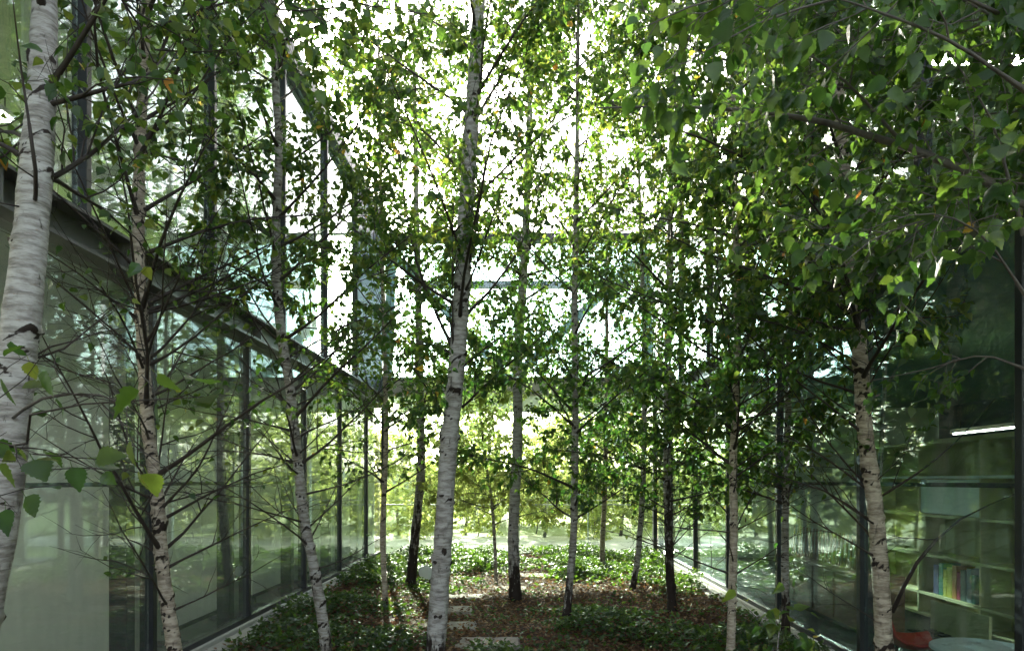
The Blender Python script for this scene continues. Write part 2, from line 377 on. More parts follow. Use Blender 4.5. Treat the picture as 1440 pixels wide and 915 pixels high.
for x in xs[1:-1]:
    B('fin', x-.007, x+.007, YB-.03, YB+.03, .083, ZC0-.003, M['steel_blue']); B('upper_fin', x-.012, x+.012, YB-.03, YB+.03, ZC1+.073, 6.547, M['frame'])
for a, b_ in (((-.28,3.75),(-2.85,6.5)), ((-.28,3.75),(2.6,6.5)), ((-2.85,6.5),(-2.95,3.7)), ((2.6,6.5),(2.72,3.7))):
    MB().bar((a[0], YB+.55, a[1]), (b_[0], YB+.55, b_[1]), .09, .07).out('truss_diagonal', M['steel_blue'], bw)

# ------------------------------------------------------------------ indoor things
for k, (y0, y1, lab) in enumerate(((3.0, 5.9, 'tall white partition panel behind the nearest left window'), (6.55, 7.95, 'white partition panel behind the second left window'), (8.6, 10.1, 'white partition panel behind the third left window'), (10.6, 12.2, 'white partition panel behind the farthest left windows'))):
    r = empty('partition_panel', (XL-.45, (y0+y1)/2, 0), lab, 'partition', 'white office partitions behind the left glass')
    MB().box(XL-.48, XL-.44, y0, (y0+y1)/2-.004, .16, 2.35 if k == 0 else 1.55).out('board', M['screen'], r, bevel=.004)
    MB().box(XL-.48, XL-.44, (y0+y1)/2+.004, y1, .16, 2.35 if k == 0 else 1.55).out('board', M['screen'], r, bevel=.004)
    f = MB().box(XL-.49, XL-.43, y0-.02, y1+.02, .12, .158)
    for y in (y0+.1, y1-.1): f.box(XL-.62, XL-.3, y-.02, y+.02, .0, .04).box(XL-.48, XL-.44, y-.02, y+.02, .04, .12)
    f.out('foot_frame', M['frame'], r)

def ceiling_light(loc, ax, ln, label, group='lit ceiling lamps inside the wings', hw=.05):
    r = empty('ceiling_light', loc, label, 'ceiling light', group); x, y, z = loc
    hx, hy = (ln/2, hw) if ax == 'x' else (hw, ln/2); hh = .028*hw/.05
    MB().box(x-hx-.02, x+hx+.02, y-hy-.02, y+hy+.02, z+.03, z+.07).out('housing', M['sill'], r)
    MB().box(x-hx, x+hx, y-hy, y+hy, z+.028-hh, z+.028).out('tube', M['lamp'], r)
    c = MB()
    for s in (-.4, .4): c.box(x+(s*ln if ax == 'x' else 0)-.004, x+(s*ln if ax == 'x' else 0)+.004, y+(s*ln if ax == 'y' else 0)-.004, y+(s*ln if ax == 'y' else 0)+.004, z+.07, z+.16)
    c.out('suspension', M['frame'], r)
ceiling_light((XR+1.0, 5.75, 5.12), 'x', 1.25, 'long lit tube lamp behind the upper right window')
ceiling_light((XR+1.98, 7.05, 2.09), 'y', 1.0, 'slim lit lamp lying along the top edge of the shelf unit', hw=.018)
ceiling_light((XL-.9, 5.05, 4.27), 'x', .10, 'small lit lamp behind the upper left window beside the thick trunk')
ceiling_light((XL-3, 7.9, 2.6), 'y', .4, 'lit lamp hanging under the ceiling behind the nearest left window')
ceiling_light((XL-1.5, 2.2, 2.94), 'y', 2.6, 'unseen long lamp added under the left ceiling to brighten the panels')  # added out of frame to brighten the left panels
ceiling_light((XL-3.6, 3.0, 2.94), 'y', 2.6, 'second unseen long lamp added deeper in the left room to brighten it')  # also added out of view, extra fill for the left room
ceiling_light((XR+1.8, 1.6, 2.94), 'y', 2.0, 'unseen long lamp added under the teal ceiling to brighten the right room')  # unseen fill lamp added for the dim right room

# shelf wall with books (right room)
SX = XR+1.9
sh = empty('shelf_unit', (SX, 7.4, 0), 'yellow green shelf unit with coloured books behind the right hand glass', 'shelf')
MB().box(SX+.32, SX+.36, 6.3, 9.2, .0, 2.05).out('back_board', M['shelfwall'], sh)
for z in (.02, .27, .72, 1.18, 1.62, 2.02): MB().box(SX, SX+.318, 6.32, 9.18, z, z+.03).out('shelf_board', M['white'] if z in (1.62,) else M['shelfwall'], sh)
for y in (6.3, 7.0, 8.1, 9.18): MB().box(SX, SX+.318, y, y+.02, .051, 2.018).out('upright', M['shelfwall'], sh)
MB().box(SX+.02, SX+.03, 7.03, 8.09, 1.22, 1.61).out('door', M['white'], sh)
cols = [(.05,.25,.25),(.3,.35,.4),(.03,.1,.08),(.55,.04,.10),(.6,.25,.05),(.65,.6,.05),(.7,.68,.1),(.02,.3,.25),(.1,.12,.3)]
yb = 7.15
names = ['teal','grey','dark green','crimson','orange','yellow','pale yellow','sea green','navy']
for k, c in enumerate(cols):
    t_ = .055+.02*((k*7) % 3); hgt = .30+.03*((k*5) % 3)
    bk = MB().box(SX+.04, SX+.25, yb, yb+t_, .302, .302+hgt)
    o = bk.out('book', simple(names[k]+' book cover', c, .5, .1, 8), None, bevel=.004)
    tag(o, '%s spined book standing on the low shelf behind the right glass' % names[k], 'book', 'books on the shelf'); yb += t_+.006

def red_chair(cx, cy_, rz, K=.78):
    r = empty('lounge_chair', (cx, cy_, 0), 'red moulded lounge chair with curved back beside the white round table', 'chair')
    V = []; Fc = []
    n, k = 15, 12
    for j in range(k):                                       # one shell: seat that curls up into a rounded back
        t = j/(k-1)
        if t < .5: yy = -.26+t*2*.46; zz = .30-.05*math.sin(t*2*math.pi); wd = .27+.03*math.sin(t*6)
        else: q = (t-.5)*2; yy = .20+.13*q; zz = .30+.36*q; wd = .30*math.sqrt(max(.03, 1-q**2.6))
        for i_ in range(n):
            s = -1+2*i_/(n-1); up = .09*abs(s)**2.4*(1 if t < .5 else (1-.6*(t-.5)*2)); V.append((s*wd, yy-(.12*s*s*(max(0, t-.4))), zz+up))
    for j in range(k-1):
        for i_ in range(n-1): a = j*n+i_; Fc.append((a, a+1, a+n+1, a+n))
    c, s = math.cos(rz), math.sin(rz)
    P = lambda v: (cx+K*(v[0]*c-v[1]*s), cy_+K*(v[0]*s+v[1]*c), K*v[2])
    o = mesh_obj('seat_shell', [P(v) for v in V], Fc, M['red'], r, True)
    m = o.modifiers.new('thick', 'SOLIDIFY'); m.thickness = .025
    m = o.modifiers.new('sub', 'SUBSURF'); m.levels = m.render_levels = 2
    for dx, dy in ((-.2,-.2),(.2,-.2),(.2,.2),(-.2,.2)): MB().bar(P((dx*.6, dy*.6, .25)), P((dx, dy, .0)), .012).out('leg', M['chrome'], r)
red_chair(XR+.50, 5.80, R(75))
tb = empty('coffee_table', (XR+.56, 4.95, 0), 'round white coffee table behind the right glass beside the red chair', 'table')
MB().lathe((XR+.56, 4.95, 0), [(.33,.355),(.35,.362),(.35,.378),(.34,.385)], 48).out('table_top', M['tabletop'], tb)
MB().lathe((XR+.56, 4.95, 0), [(.22,.001),(.21,.015),(.035,.03),(.03,.30),(.10,.354)], 24).out('pedestal', M['chrome'], tb)
rk = empty('leaflet_rack', (XR+1.3, 6.2, 0), 'slanted rack of small dark leaflets in front of the shelf unit', 'rack')
MB().bar((XR+1.25, 5.9, .12), (XR+1.25, 6.75, .12), .3, .012).out('sloped_board', M['shelfwall'], rk)
lf = MB()
for a in range(7):
    for b_ in range(3): lf.box(XR+.97+.16*b_, XR+1.06+.16*b_, 5.95+a*.11, 6.02+a*.11, .134, .150+.0)
lf.out('leaflets', M['frame'], rk); 
lg = MB(); 
for y in (5.95, 6.7): lg.box(XR+1.22, XR+1.28, y-.02, y+.02, .0, .107)
lg.out('stand', M['frame'], rk)
cb = empty('sideboard', (XR+.9, 8.3, 0), 'low brown wooden sideboard behind the right hand glass', 'cabinet')
MB().box(XR+.65, XR+1.1, 6.95, 9.2, .06, .62).out('carcass', M['wood'], cb, bevel=.006)
MB().box(XR+.70, XR+1.05, 7.0, 9.15, .0, .058).out('plinth', M['frame'], cb)
for k in range(4): MB().box(XR+.63, XR+.648, 6.98+k*.555, 7.50+k*.555, .09, .59).out('door', M['wood'], cb, bevel=.004)
sc_ = MB()
for k in range(22): sc_.bar((XR+.8, 7.0+k*.1, .63), (XR+.84, 7.03+k*.1, 1.0), .009, .012)
tag(sc_.out('slatted_rack', M['wood']), 'rack of thin upright wooden slats standing on the brown sideboard', 'rack')

# ------------------------------------------------------------------ stepping stones, spotlight
slabs = [(-.36,6.5,.62,.42,'nearest the camera at the bottom edge'),(-.80,7.35,.55,.40,'second from the camera, partly under leaf litter'),(-.88,8.2,.50,.36,'third from the camera, right of the thick centre trunk'),
         (-.86,9.25,.60,.42,'fourth and widest, in a patch of brown litter'),(-.22,10.1,.50,.40,'fifth, left of the second centre trunk'),(.14,11.05,.55,.42,'sixth, in sunlight right of the second centre trunk'),(.10,12.1,.55,.42,'seventh, sunlit between green clumps'),(.02,13.2,.50,.42,'last, beside the glass at the far end')]
SL = []
for k, (x, y, a, b_, lb) in enumerate(slabs):
    z = float(ground_h(x, y)); SL.append((x, y, a, b_))
    n = 14; V = []; th0 = rng.uniform(-.12, .12)
    for zz in (z-.03, z+.032):
        for i_ in range(n*4):
            t = i_/n; q = int(t); f = t-q
            pt = [(-1+2*f,-1),(1,-1+2*f),(1-2*f,1),(-1,1-2*f)][q]
            jit = 1+.03*math.sin(i_*2.3+k)+.02*math.sin(i_*5.1)
            px_, py_ = pt[0]*a/2*jit, pt[1]*b_/2*jit
            V.append((x+px_*math.cos(th0)-py_*math.sin(th0), y+px_*math.sin(th0)+py_*math.cos(th0), zz))
    m_ = n*4; Fc = [(i_, (i_+1) % m_, m_+(i_+1) % m_, m_+i_) for i_ in range(m_)] + [tuple(range(m_, 2*m_)), tuple(reversed(range(m_)))]
    o = mesh_obj('stepping_stone', V, Fc, M['stone']); bm_ = o.modifiers.new('b', 'BEVEL'); bm_.width = .008; bm_.segments = 2
    tag(o, 'pale stepping stone, ' + lb, 'stepping stone', 'stepping stones through the planting')
sp = empty('garden_spotlight', (-1.52, 10.6, .05), 'small round white spotlight tilted up among ground cover left of the thick trunk', 'lamp')
a = np.array([-1.52, 10.6, .16]); ax = np.array([.35, -.75, .55]); ax /= np.linalg.norm(ax)
def disc(c, ax, prof, name, mat, par):
    u = np.cross(ax, (0,0,1)); u /= np.linalg.norm(u); v = np.cross(ax, u); V = []; n = 28
    for r_, d in prof:
        for i_ in range(n): t = 2*math.pi*i_/n; V.append(c+ax*d+u*r_*math.cos(t)+v*r_*math.sin(t))
    Fc = [(j*n+i_, j*n+(i_+1) % n, (j+1)*n+(i_+1) % n, (j+1)*n+i_) for j in range(len(prof)-1) for i_ in range(n)]
    Fc += [tuple(range(n-1, -1, -1)), tuple(range((len(prof)-1)*n, len(prof)*n))]
    return mesh_obj(name, V, Fc, mat, par)
disc(a, ax, [(.05,-.10),(.11,-.02),(.125,0)], 'housing', M['frame'], sp)
disc(a, ax, [(.118,.001),(.12,.012),(.09,.016)], 'lens', M['tabletop'], sp)
MB().box(-1.53, -1.51, 10.6, 10.62, .0, .12).out('stake', M['frame'], sp)

# ------------------------------------------------------------------ foliage engine
def unit(v): return v/np.maximum(np.linalg.norm(v, axis=-1, keepdims=True), 1e-9)

def tubes(P, Rr, sides):
    """P (N,K,3) polylines, Rr (N,K) radii -> verts, quads."""
    Nn, K, _ = P.shape
    T = np.empty_like(P); T[:,1:-1] = P[:,2:]-P[:,:-2]; T[:,0] = P[:,1]-P[:,0]; T[:,-1] = P[:,-1]-P[:,-2]; T = unit(T)
    mean = unit(P[:,-1]-P[:,0]); ref = np.where(np.abs(mean[:,2:3]) > .8, np.array([[1.,.13,0]]), np.array([[.1,.05,1.]]))
    U = unit(np.cross(T, ref[:,None,:])); Vv = np.cross(T, U)
    ang = np.arange(sides)*2*math.pi/sides
    ring = P[:,:,None,:] + Rr[:,:,None,None]*(U[:,:,None,:]*np.cos(ang)[None,None,:,None] + Vv[:,:,None,:]*np.sin(ang)[None,None,:,None])
    V = ring.reshape(-1, 3)
    n = np.arange(Nn)[:,None,None]*K*sides; k = np.arange(K-1)[None,:,None]*sides; s = np.arange(sides)[None,None,:]; s2 = (s+1) % sides
    Fq = np.stack([n+k+s, n+k+s2, n+k+sides+s2, n+k+sides+s], -1).reshape(-1, 4)
    return V, Fq

def leaf_template(detail):
    if not detail:
        V = np.array([(0,0,0),(-.33,.17,.05),(-.30,.45,.08),(0,1,-.10),(.30,.45,.08),(.33,.17,.05),(0,.30,0),(0,.65,-.01)], float)
        return V, np.array([(0,6,1,1),(0,5,6,6),(1,6,7,2),(6,5,4,7),(2,7,3,3),(7,4,3,3)]), [(0,6,1),(0,5,6),(2,7,3),(7,4,3)], [(1,6,7,2),(6,5,4,7)]
    n = 15; ys = np.linspace(0, 1, n); wd = .40*np.sin(np.pi*np.clip(ys**.62, 0, 1))**.9*(1-.25*ys)
    V = [(0, y, -.10*y*y) for y in ys]
    L = []; Rg = []
    for i_, y in enumerate(ys[1:-1], 1):
        w_ = wd[i_]*(1.09 if i_ % 2 else .93); dy = .02 if i_ % 2 else -.01
        L.append((-w_, y+dy, .10*w_/.4-.10*y*y+.012*math.sin(i_*1.9))); Rg.append((w_, y+dy, .10*w_/.4-.10*y*y+.012*math.cos(i_*1.7)))
    V = V+L+Rg; m = n-2; T = []; Q = []
    T.append((0, 1, n)); T.append((0, n+m, 1))
    for i_ in range(1, n-2): Q.append((i_, i_+1, n+i_, n+i_-1)); Q.append((i_, n+m+i_-1, n+m+i_, i_+1))
    T.append((n-2, n-1, n+m-1)); T.append((n-2, n+2*m-1, n-1))
    b0 = len(V); V += [(-.012,-.32,.02),(.012,-.32,.02),(-.014,.02,.004),(.014,.02,.004)]; Q.append((b0, b0+1, b0+3, b0+2))
    return np.array(V, float), None, T, Q
TPL = {0: leaf_template(False), 1: leaf_template(True)}

def leaves(P, tipdir, up, size, detail=0, width=1.0):
    """P (n,3) base points -> verts, (tris, quads)"""
    V0, _, T, Q = TPL[detail]
    y = unit(tipdir); x = unit(np.cross(y, up)); z = np.cross(x, y)
    curl = rng.uniform(.2, 1.9, len(P))
    off = 0.32 if detail else .25
    width = width*rng.uniform(.78, 1.18, len(P))[:,None,None]
    V = P[:,None,:] + size[:,None,None]*((V0[None,:,0:1])*width*x[:,None,:] + (V0[None,:,1:2]+off)*y[:,None,:] + V0[None,:,2:3]*curl[:,None,None]*z[:,None,:])
    k = np.arange(len(P))[:,None,None]*len(V0)
    return V.reshape(-1, 3), (k+np.array(T)[None]).reshape(-1, 3), (k+np.array(Q)[None]).reshape(-1, 4), len(V0)

def rand_leaf_dirs(n, droop=.7, outward=None):
    d = rng.normal(0, .55, (n, 3)); d[:,2] -= droop
    if outward is not None: d += outward*.5
    up = rng.normal(0, .6, (n, 3)); up[:,2] += .75
    return d, up

LIMX0, LIMX1 = XL+.10, XR-.10
def inside(P):
    """keep growth inside the courtyard below the roofs and away from the lens"""
    low = P[...,2] < 7.35
    okx = (P[...,0] > LIMX0) & (P[...,0] < LIMX1) & (P[...,1] < YB-.12)
    cl = np.linalg.norm(P-np.array([0,0,H]), axis=-1) > .8
    return (okx | ~low) & cl & (P[...,2] > .12)

def path(start, d, L, K, wig, bend):
    """vectorised growth: start (n,3), d (n,3), L (n,), bend = upward(+)/down(-) turn per metre-ish"""
    n = len(start); P = np.empty((n, K, 3)); P[:,0] = start; st = (L/(K-1))[:,None]
    d = unit(d)
    for k in range(1, K):
        d = unit(d + rng.normal(0, wig, (n, 3)) + np.array([0,0,1.])*np.asarray(bend).reshape(-1,1)*st*(1 if k < K*.6 else .4))
        P[:,k] = P[:,k-1] + d*st
    return P

def interp(P, t):
    K = P.shape[1]; f = t*(K-1); i_ = np.minimum(f.astype(int), K-2); f = (f-i_)[:,None]; a = np.arange(len(P))
    return P[a,i_]*(1-f)+P[a,i_+1]*f, unit(P[a,i_+1]-P[a,i_])

def foliate(prim, rad0, root, leafy, lsize, leafmat, twigs=1.0, detail=0, zleaf=None, limit=True, droop=.7, branch_name='branches', catkins=0, twigmat='twig', sec_step=.13, tint=(.0,.93), tw_leaf=.036, sec_len=.42, orange=.004, zmid=None):
    """prim (n,K,3) main branches; grows side shoots, twigs and leaves."""
    n, K, _ = prim.shape
    seg = np.linalg.norm(np.diff(prim, axis=1), axis=2).sum(1)
    rt = np.linspace(1, .16, K)[None]*rad0[:,None]; rt[:,0] *= 1.45
    V, Fq = tubes(prim, rt, 6); VV = [V]; FF = [Fq]; nv = len(V)
    cnt = np.maximum(2, (seg/sec_step*twigs)).astype(int)
    idx = np.repeat(np.arange(n), cnt); t = rng.uniform(.13, .99, len(idx))
    s0, d0 = interp(prim[idx], t); rest = seg[idx]*(1-t)
    side = unit(np.cross(d0, rng.normal(0, 1, (len(idx), 3)) + np.array([0,0,.6])))
    dd = d0*.75 + side*rng.uniform(.5, 1.0, (len(idx), 1)); L = (.12+rest*sec_len)*rng.uniform(.5, 1.15, len(idx))
    sec = path(s0, dd, L, 6, .13, rng.uniform(-.9, .7, len(idx)))
    if limit: ok = inside(sec[:,-1]) & inside(sec[:,3]); sec, L, idx, t = sec[ok], L[ok], idx[ok], t[ok]
    r1 = np.minimum(.0016+.0060*L, rad0[idx]*(1-.8*t)*.75)
    V, Fq = tubes(sec, r1[:,None]*np.linspace(1, .25, 6)[None], 4); VV.append(V); FF.append(Fq+nv); nv += len(V)
    # twigs
    ct = np.maximum(1, L/.075*twigs).astype(int); i2 = np.repeat(np.arange(len(sec)), ct); t2 = rng.uniform(.15, 1, len(i2))
    s1, d1 = interp(sec[i2], t2); side = unit(np.cross(d1, rng.normal(0, 1, (len(i2), 3))))
    Lt = rng.uniform(.06, .24, len(i2))
    tw = path(s1, d1*.8+side*rng.uniform(.3, 1.1, (len(i2), 1)), Lt, 4, .15, np.full(len(i2), -1.2))
    if limit: ok = inside(tw[:,-1]); tw, Lt = tw[ok], Lt[ok]
    V, Fq = tubes(tw, (np.full(len(tw), .0013)[:,None]*np.linspace(1.2, .5, 4)[None]), 3); VV.append(V); FF.append(Fq+nv); nv += len(V)
    br = mesh_obj(branch_name, np.concatenate(VV), np.concatenate(FF), M[twigmat], root, True)
    # leaves along twigs and shoots
    cl = rng.poisson(np.maximum(Lt/tw_leaf*leafy, 0)); i3 = np.repeat(np.arange(len(tw)), cl)
    lp, ld = interp(tw[i3], rng.uniform(.1, 1, len(i3)))
    cs = rng.poisson(L/.07*leafy); i4 = np.repeat(np.arange(len(sec)), cs); lp2, ld2 = interp(sec[i4], rng.uniform(.2, 1, len(i4)))
    lp = np.concatenate([lp, lp2]); ld = np.concatenate([ld, ld2])
    if zleaf is not None:
        z0, z1 = zleaf; pr = np.clip((lp[:,2]-z0)/max(.01, z1-z0), .03, 1); k_ = rng.random(len(lp)) < pr; lp, ld = lp[k_], ld[k_]
    if limit: ok = inside(lp); lp, ld = lp[ok], ld[ok]
    if zmid is not None: k_ = rng.random(len(lp)) < np.interp(lp[:,2], [zmid-.8, zmid+.2, zmid+2.2], [1, .42, 1.0]); lp, ld = lp[k_], ld[k_]
    if len(lp):
        dv, up = rand_leaf_dirs(len(lp), droop, ld); sz = lsize*rng.uniform(.6, 1.2, len(lp))
        V, Tt, Qq, m_ = leaves(lp, dv, up, sz, detail)
        tn = rng.uniform(tint[0], tint[1], len(lp)); rare = rng.random(len(lp)) < orange; tn[rare] = rng.uniform(.975, 1, rare.sum())
        mesh_obj('crown', V, (Tt, Qq), leafmat, root, bool(detail), {'tint': np.repeat(tn, m_)})
    if catkins:
        cp = np.array([(0,0,.004),(0,0,0),(0,0,-.010),(0,0,-.024),(0,0,-.032)]); V, Fq = tubes(cp[None], np.array([[.0008,.0045,.0058,.0052,.0012]]), 7)
        ii = rng.integers(0, len(tw), catkins); c0 = None
        for q in ii:
            if c0 is None: c0 = mesh_obj('catkin', V, Fq, M['twig'], root, True); c_ = c0
            else: c_ = c0.copy(); COL.objects.link(c_)
            c_.location = tuple(tw[q,-1]-np.array(root.location)); c_.rotation_euler = (rng.normal(0,.15), rng.normal(0,.15), 0); c_.scale = [rng.uniform(.8, 1.3)]*3
    return len(lp)

def catmull(pts, n):
    pts = np.array(pts, float); P = np.vstack([2*pts[0]-pts[1], pts, 2*pts[-1]-pts[-2]]); out = []
    m = len(pts)-1; per = max(2, n//m)
    for i_ in range(m):
        for k in range(per):
            t = k/per; p0, p1, p2, p3 = P[i_:i_+4]
            out.append(.5*((2*p1)+(-p0+p2)*t+(2*p0-5*p1+4*p2-p3)*t*t+(-p0+3*p1-3*p2+p3)*t**3))
    out.append(pts[-1]); return np.array(out)

def trunk(pts, diam, root, mat, scars, rough=.5, foot=.5, top=.02, name='trunk'):
    C = catmull(pts, 260); seg = np.linalg.norm(np.diff(C, axis=0), axis=1); s = np.concatenate([[0], np.cumsum(seg)]); Lg = s[-1]
    hz = C[:,2]-C[0,2]; sides = 20
    r = diam/2*np.interp(hz/ max(hz.max(), .1), [0, .12, .4, .75, 1], [1.08, .97, .82, .45, top])
    r *= 1+.28*np.exp(-hz/.10)*min(1, foot*1.6)
    r *= 1+.02*np.sin(s*9+diam*100)+.018*np.sin(s*23)
    V, Fq = tubes(C[None], r[None], sides); V = V.reshape(len(C), sides, 3)
    th = np.arange(sides)*2*math.pi/sides
    scar = np.zeros((len(C), sides)); disp = np.zeros_like(scar)
    for (sz, ph, k_) in scars:                                  # branch collars and inverted-V bark scars
        dz = (hz-sz)[:,None]; dth = ((th-ph+math.pi) % (2*math.pi)-math.pi)[None]*diam*.42
        sc = k_*diam*(.5 if diam < .13 else .36)
        v_ = np.abs(dz+np.abs(dth)*.8)/(.34*sc)+np.abs(dth)/(sc*1.5)*.55
        scar = np.maximum(scar, np.clip(1.12-v_*.85, 0, 1)); scar = np.maximum(scar, np.clip(1.2-np.sqrt((dz/(.22*sc))**2+(dth/(.30*sc))**2)*.8, 0, 1))
        disp += .10*diam*np.exp(-((dz/(.45*sc))**2+(dth/(.5*sc))**2))
    rr = rng.normal(0, .006*diam, scar.shape)
    V += (unit(V-C[:,None,:]))*(disp+rr)[:,:,None]
    ft = np.clip(1-hz/(foot*1.3), 0, 1)[:,None]*np.ones((1, sides))
    if foot > 0: V += unit(V-C[:,None,:])*(ft*diam*.05*np.sin(th*5+hz[:,None]*14)*rng.uniform(.4, 1, (1, sides)))[:,:,None]
    return mesh_obj(name, V.reshape(-1, 3), Fq, mat, root, True, {'scar': scar.ravel(), 'foot': ft.ravel()}), C, r, hz

def tree(label, pts, diam, bark='bark', ztop=9.0, zb=2.0, zf=None, n=34, Lmax=1.5, leafy=1.0, lsize=.064, zleaf=None, elev=(25, 55), group='birch trees of the courtyard',
         extra=None, foot=.5, seed=1, twigs=1.0, catkins=0, leafmat=None, az=None, limit=True, name='birch_tree', lowlen=1.0, tint=(0,.93), zmid=None, bare=None):
    global rng
    rng = np.random.default_rng(seed)
    if limit: n = int(n*1.3); leafy *= 1.75; Lmax *= 1.15
    pts = [np.array(p, float) for p in pts]
    d = pts[-1]-pts[-2]; d = d/max(d[2], .2)
    if pts[-1][2] < ztop: 
        pts.append(pts[-1]+d*(ztop-pts[-1][2])*np.array([.6,.6,1])/1.0)
    diam *= .86
    b0 = pts[0]; root = empty(name, tuple(b0), label, 'tree', group)
    nsc = int(n*1.1)+26
    zs = np.concatenate([rng.uniform(zb, ztop*.96, n)]); zs.sort(); azs = (np.arange(n)*2.399+rng.uniform(-.5, .5, n)) % (2*math.pi)
    if az is not None: azs = rng.normal(az[0], az[1], n)
    scars = [(z-b0[2], -a_, 1.0) for z, a_ in zip(zs, azs)] + [(rng.uniform(.1, ztop*.6), rng.uniform(0, 6.28), rng.uniform(.45, 1.25)) for _ in range(nsc)]
    to, C, r, hz = trunk(pts, diam, root, M[bark], scars, foot=foot)
    P0 = np.stack([np.interp(zs, C[:,2], C[:,k]) for k in range(3)], 1); r0 = np.interp(zs, C[:,2], r)
    u = (zs-zb)/(ztop-zb); L = Lmax*(np.interp(u, [0, .25, .6, 1], [.85*lowlen, 1, .8, .25]))*rng.uniform(.7, 1.2, n)
    e = np.radians(np.interp(u, [0, .4, 1], [elev[0], (elev[0]+elev[1])/2, elev[1]+12])+rng.normal(0, 7, n))
    dv = np.stack([np.cos(azs)*np.cos(e), np.sin(azs)*np.cos(e), np.sin(e)], 1)
    if limit:                                                     # shorten what would reach a wall
        hx = np.where(dv[:,0] > 0, (LIMX1-P0[:,0])/np.maximum(dv[:,0], 1e-3), (LIMX0-P0[:,0])/np.minimum(dv[:,0], -1e-3))
        hy = np.where(dv[:,1] > 0, (YB-.2-P0[:,1])/np.maximum(dv[:,1], 1e-3), 99)
        L = np.where(zs < 7, np.minimum(L, np.minimum(hx, hy)*.97), L); L = np.maximum(L, .12)
    prim = path(P0, dv, L, 9, .055, rng.uniform(-.25, .35, n))
    rad = np.minimum(r0*.38, .003+.0062*L)
    if extra:
        for (pp, rr) in extra:
            c_ = catmull(pp, 8); c_ = c_[np.linspace(0, len(c_)-1, 9).astype(int)]; prim = np.concatenate([prim, c_[None]]); rad = np.append(rad, rr)
    nl = foliate(prim, rad, root, leafy, lsize, leafmat or LEAF, twigs, 0, zleaf, limit, catkins=catkins, tint=tint, zmid=zmid)
    if bare:                                                      # long thin leafless lower branches
        nb_, z0, z1, Lb = bare; zb_ = np.sort(rng.uniform(z0, z1, nb_)); ab = (np.arange(nb_)*2.399+rng.uniform(-.6, .6, nb_))
        Pb = np.stack([np.interp(zb_, C[:,2], C[:,k]) for k in range(3)], 1); rb = np.interp(zb_, C[:,2], r); eb = np.radians(rng.normal(30, 10, nb_))
        db = np.stack([np.cos(ab)*np.cos(eb), np.sin(ab)*np.cos(eb), np.sin(eb)], 1); Lb = Lb*rng.uniform(.6, 1.15, nb_)
        hx = np.where(db[:,0] > 0, (LIMX1-Pb[:,0])/np.maximum(db[:,0], 1e-3), (LIMX0-Pb[:,0])/np.minimum(db[:,0], -1e-3)); Lb = np.minimum(Lb, hx*.98)
        foliate(path(Pb, db, Lb, 9, .05, rng.uniform(-.2, .4, nb_)), np.minimum(rb*.3, .0025+.0045*Lb), root, .035, lsize*.8, LEAF, .55, 0, None, limit, branch_name='bare_branches', sec_step=.11, sec_len=.5)
    print('TREE', label[:40], nl)
    return root

# ------------------------------------------------------------------ birches of the courtyard
g = lambda x, y: float(ground_h(x, y))
def base(px, D): x = (px-VX)/F*D; return np.array([x, D, g(x, D)-.03])

tree('thick white birch leaning right at the left edge of the photo',
     [base(-75, 2.35), W(-40,950,2.35), W(2,700,2.38), W(22,520,2.42), W(36,400,2.48), W(46,300,2.6), W(57,150,2.82), W(63,0,3.1)], .152, 'bark', 8.5, 2.3, n=14, Lmax=1.5, leafy=.42, zleaf=(2.2, 3.2), seed=3, foot=.4, twigs=.7, az=(.9, 1.3),
     extra=[([W(50,262,2.68), W(130,215,3.0), W(215,130,3.4), W(285,5,3.9)], .013), ([W(58,150,2.82), W(150,125,2.8), W(215,100,3.0), W(270,20,3.4)], .012), ([W(48,292,2.62), W(50,240,2.46), W(30,100,2.4), W(18,0,2.3)], .010),
            ([W(24,508,2.42), W(90,490,2.6), W(150,440,3.0), W(185,420,3.3)], .006), ([W(15,590,2.4), W(60,560,2.0), W(140,555,1.7), W(200,585,1.45)], .006)])
tree('slender tan birch with bare lower twigs in front of the near left windows',
     [base(268, 4.5), W(246,915,4.5), W(228,790,4.5), W(220,690,4.5), W(208,600,4.5), W(202,500,4.5), W(195,350,4.5), W(197,200,4.5), W(206,0,4.55)], .10, 'bark2', 8.6, 1.0, n=62, Lmax=1.5, leafy=.30, zleaf=(2.5, 4.3), seed=5, foot=.3, bare=(26, .5, 2.9, 1.5), elev=(28, 50), twigs=.85)
tree('thin grey birch in front of the third left window',
     [base(462, 5.6), W(455,880,5.6), W(440,790,5.6), W(428,730,5.6), W(418,640,5.6), W(407,540,5.6), W(392,440,5.6), W(388,330,5.6), W(392,200,5.6), W(385,60,5.6)], .10, 'bark3', 8.8, 1.7, n=44, Lmax=1.4, leafy=.75, zleaf=(1.9, 3.3), seed=7, bare=(22, .8, 2.6, 1.3), foot=.3)
tree('tallest white birch with dark scars standing in the middle foreground',
     [base(608, 5.95), W(612,915,5.95), W(623,760,5.95), W(630,640,5.95), W(640,540,5.95), W(648,430,5.95), W(655,300,5.95), W(663,170,5.95), W(672,30,5.95), W(676,-80,5.95)], .185, 'bark', 10.5, 2.5, n=36, Lmax=1.8, leafy=.8, seed=9, zmid=3.6, elev=(40, 62), foot=.25,
     extra=[([W(650,573,5.95), W(705,520,5.8), W(790,445,5.6), W(840,335,5.4)], .012), ([W(642,500,5.95), W(600,410,5.9), W(575,320,5.8), W(560,200,5.7), W(545,60,5.6)], .017), ([W(637,600,5.95), W(600,545,5.8), W(560,480,5.6), W(520,380,5.5)], .010),
            ([W(645,440,5.95), W(668,330,5.9), W(690,200,5.8), W(735,90,5.7), W(775,-20,5.6)], .015), ([W(638,520,5.95), W(636,400,5.8), W(640,250,5.7), W(672,100,5.6)], .012)])
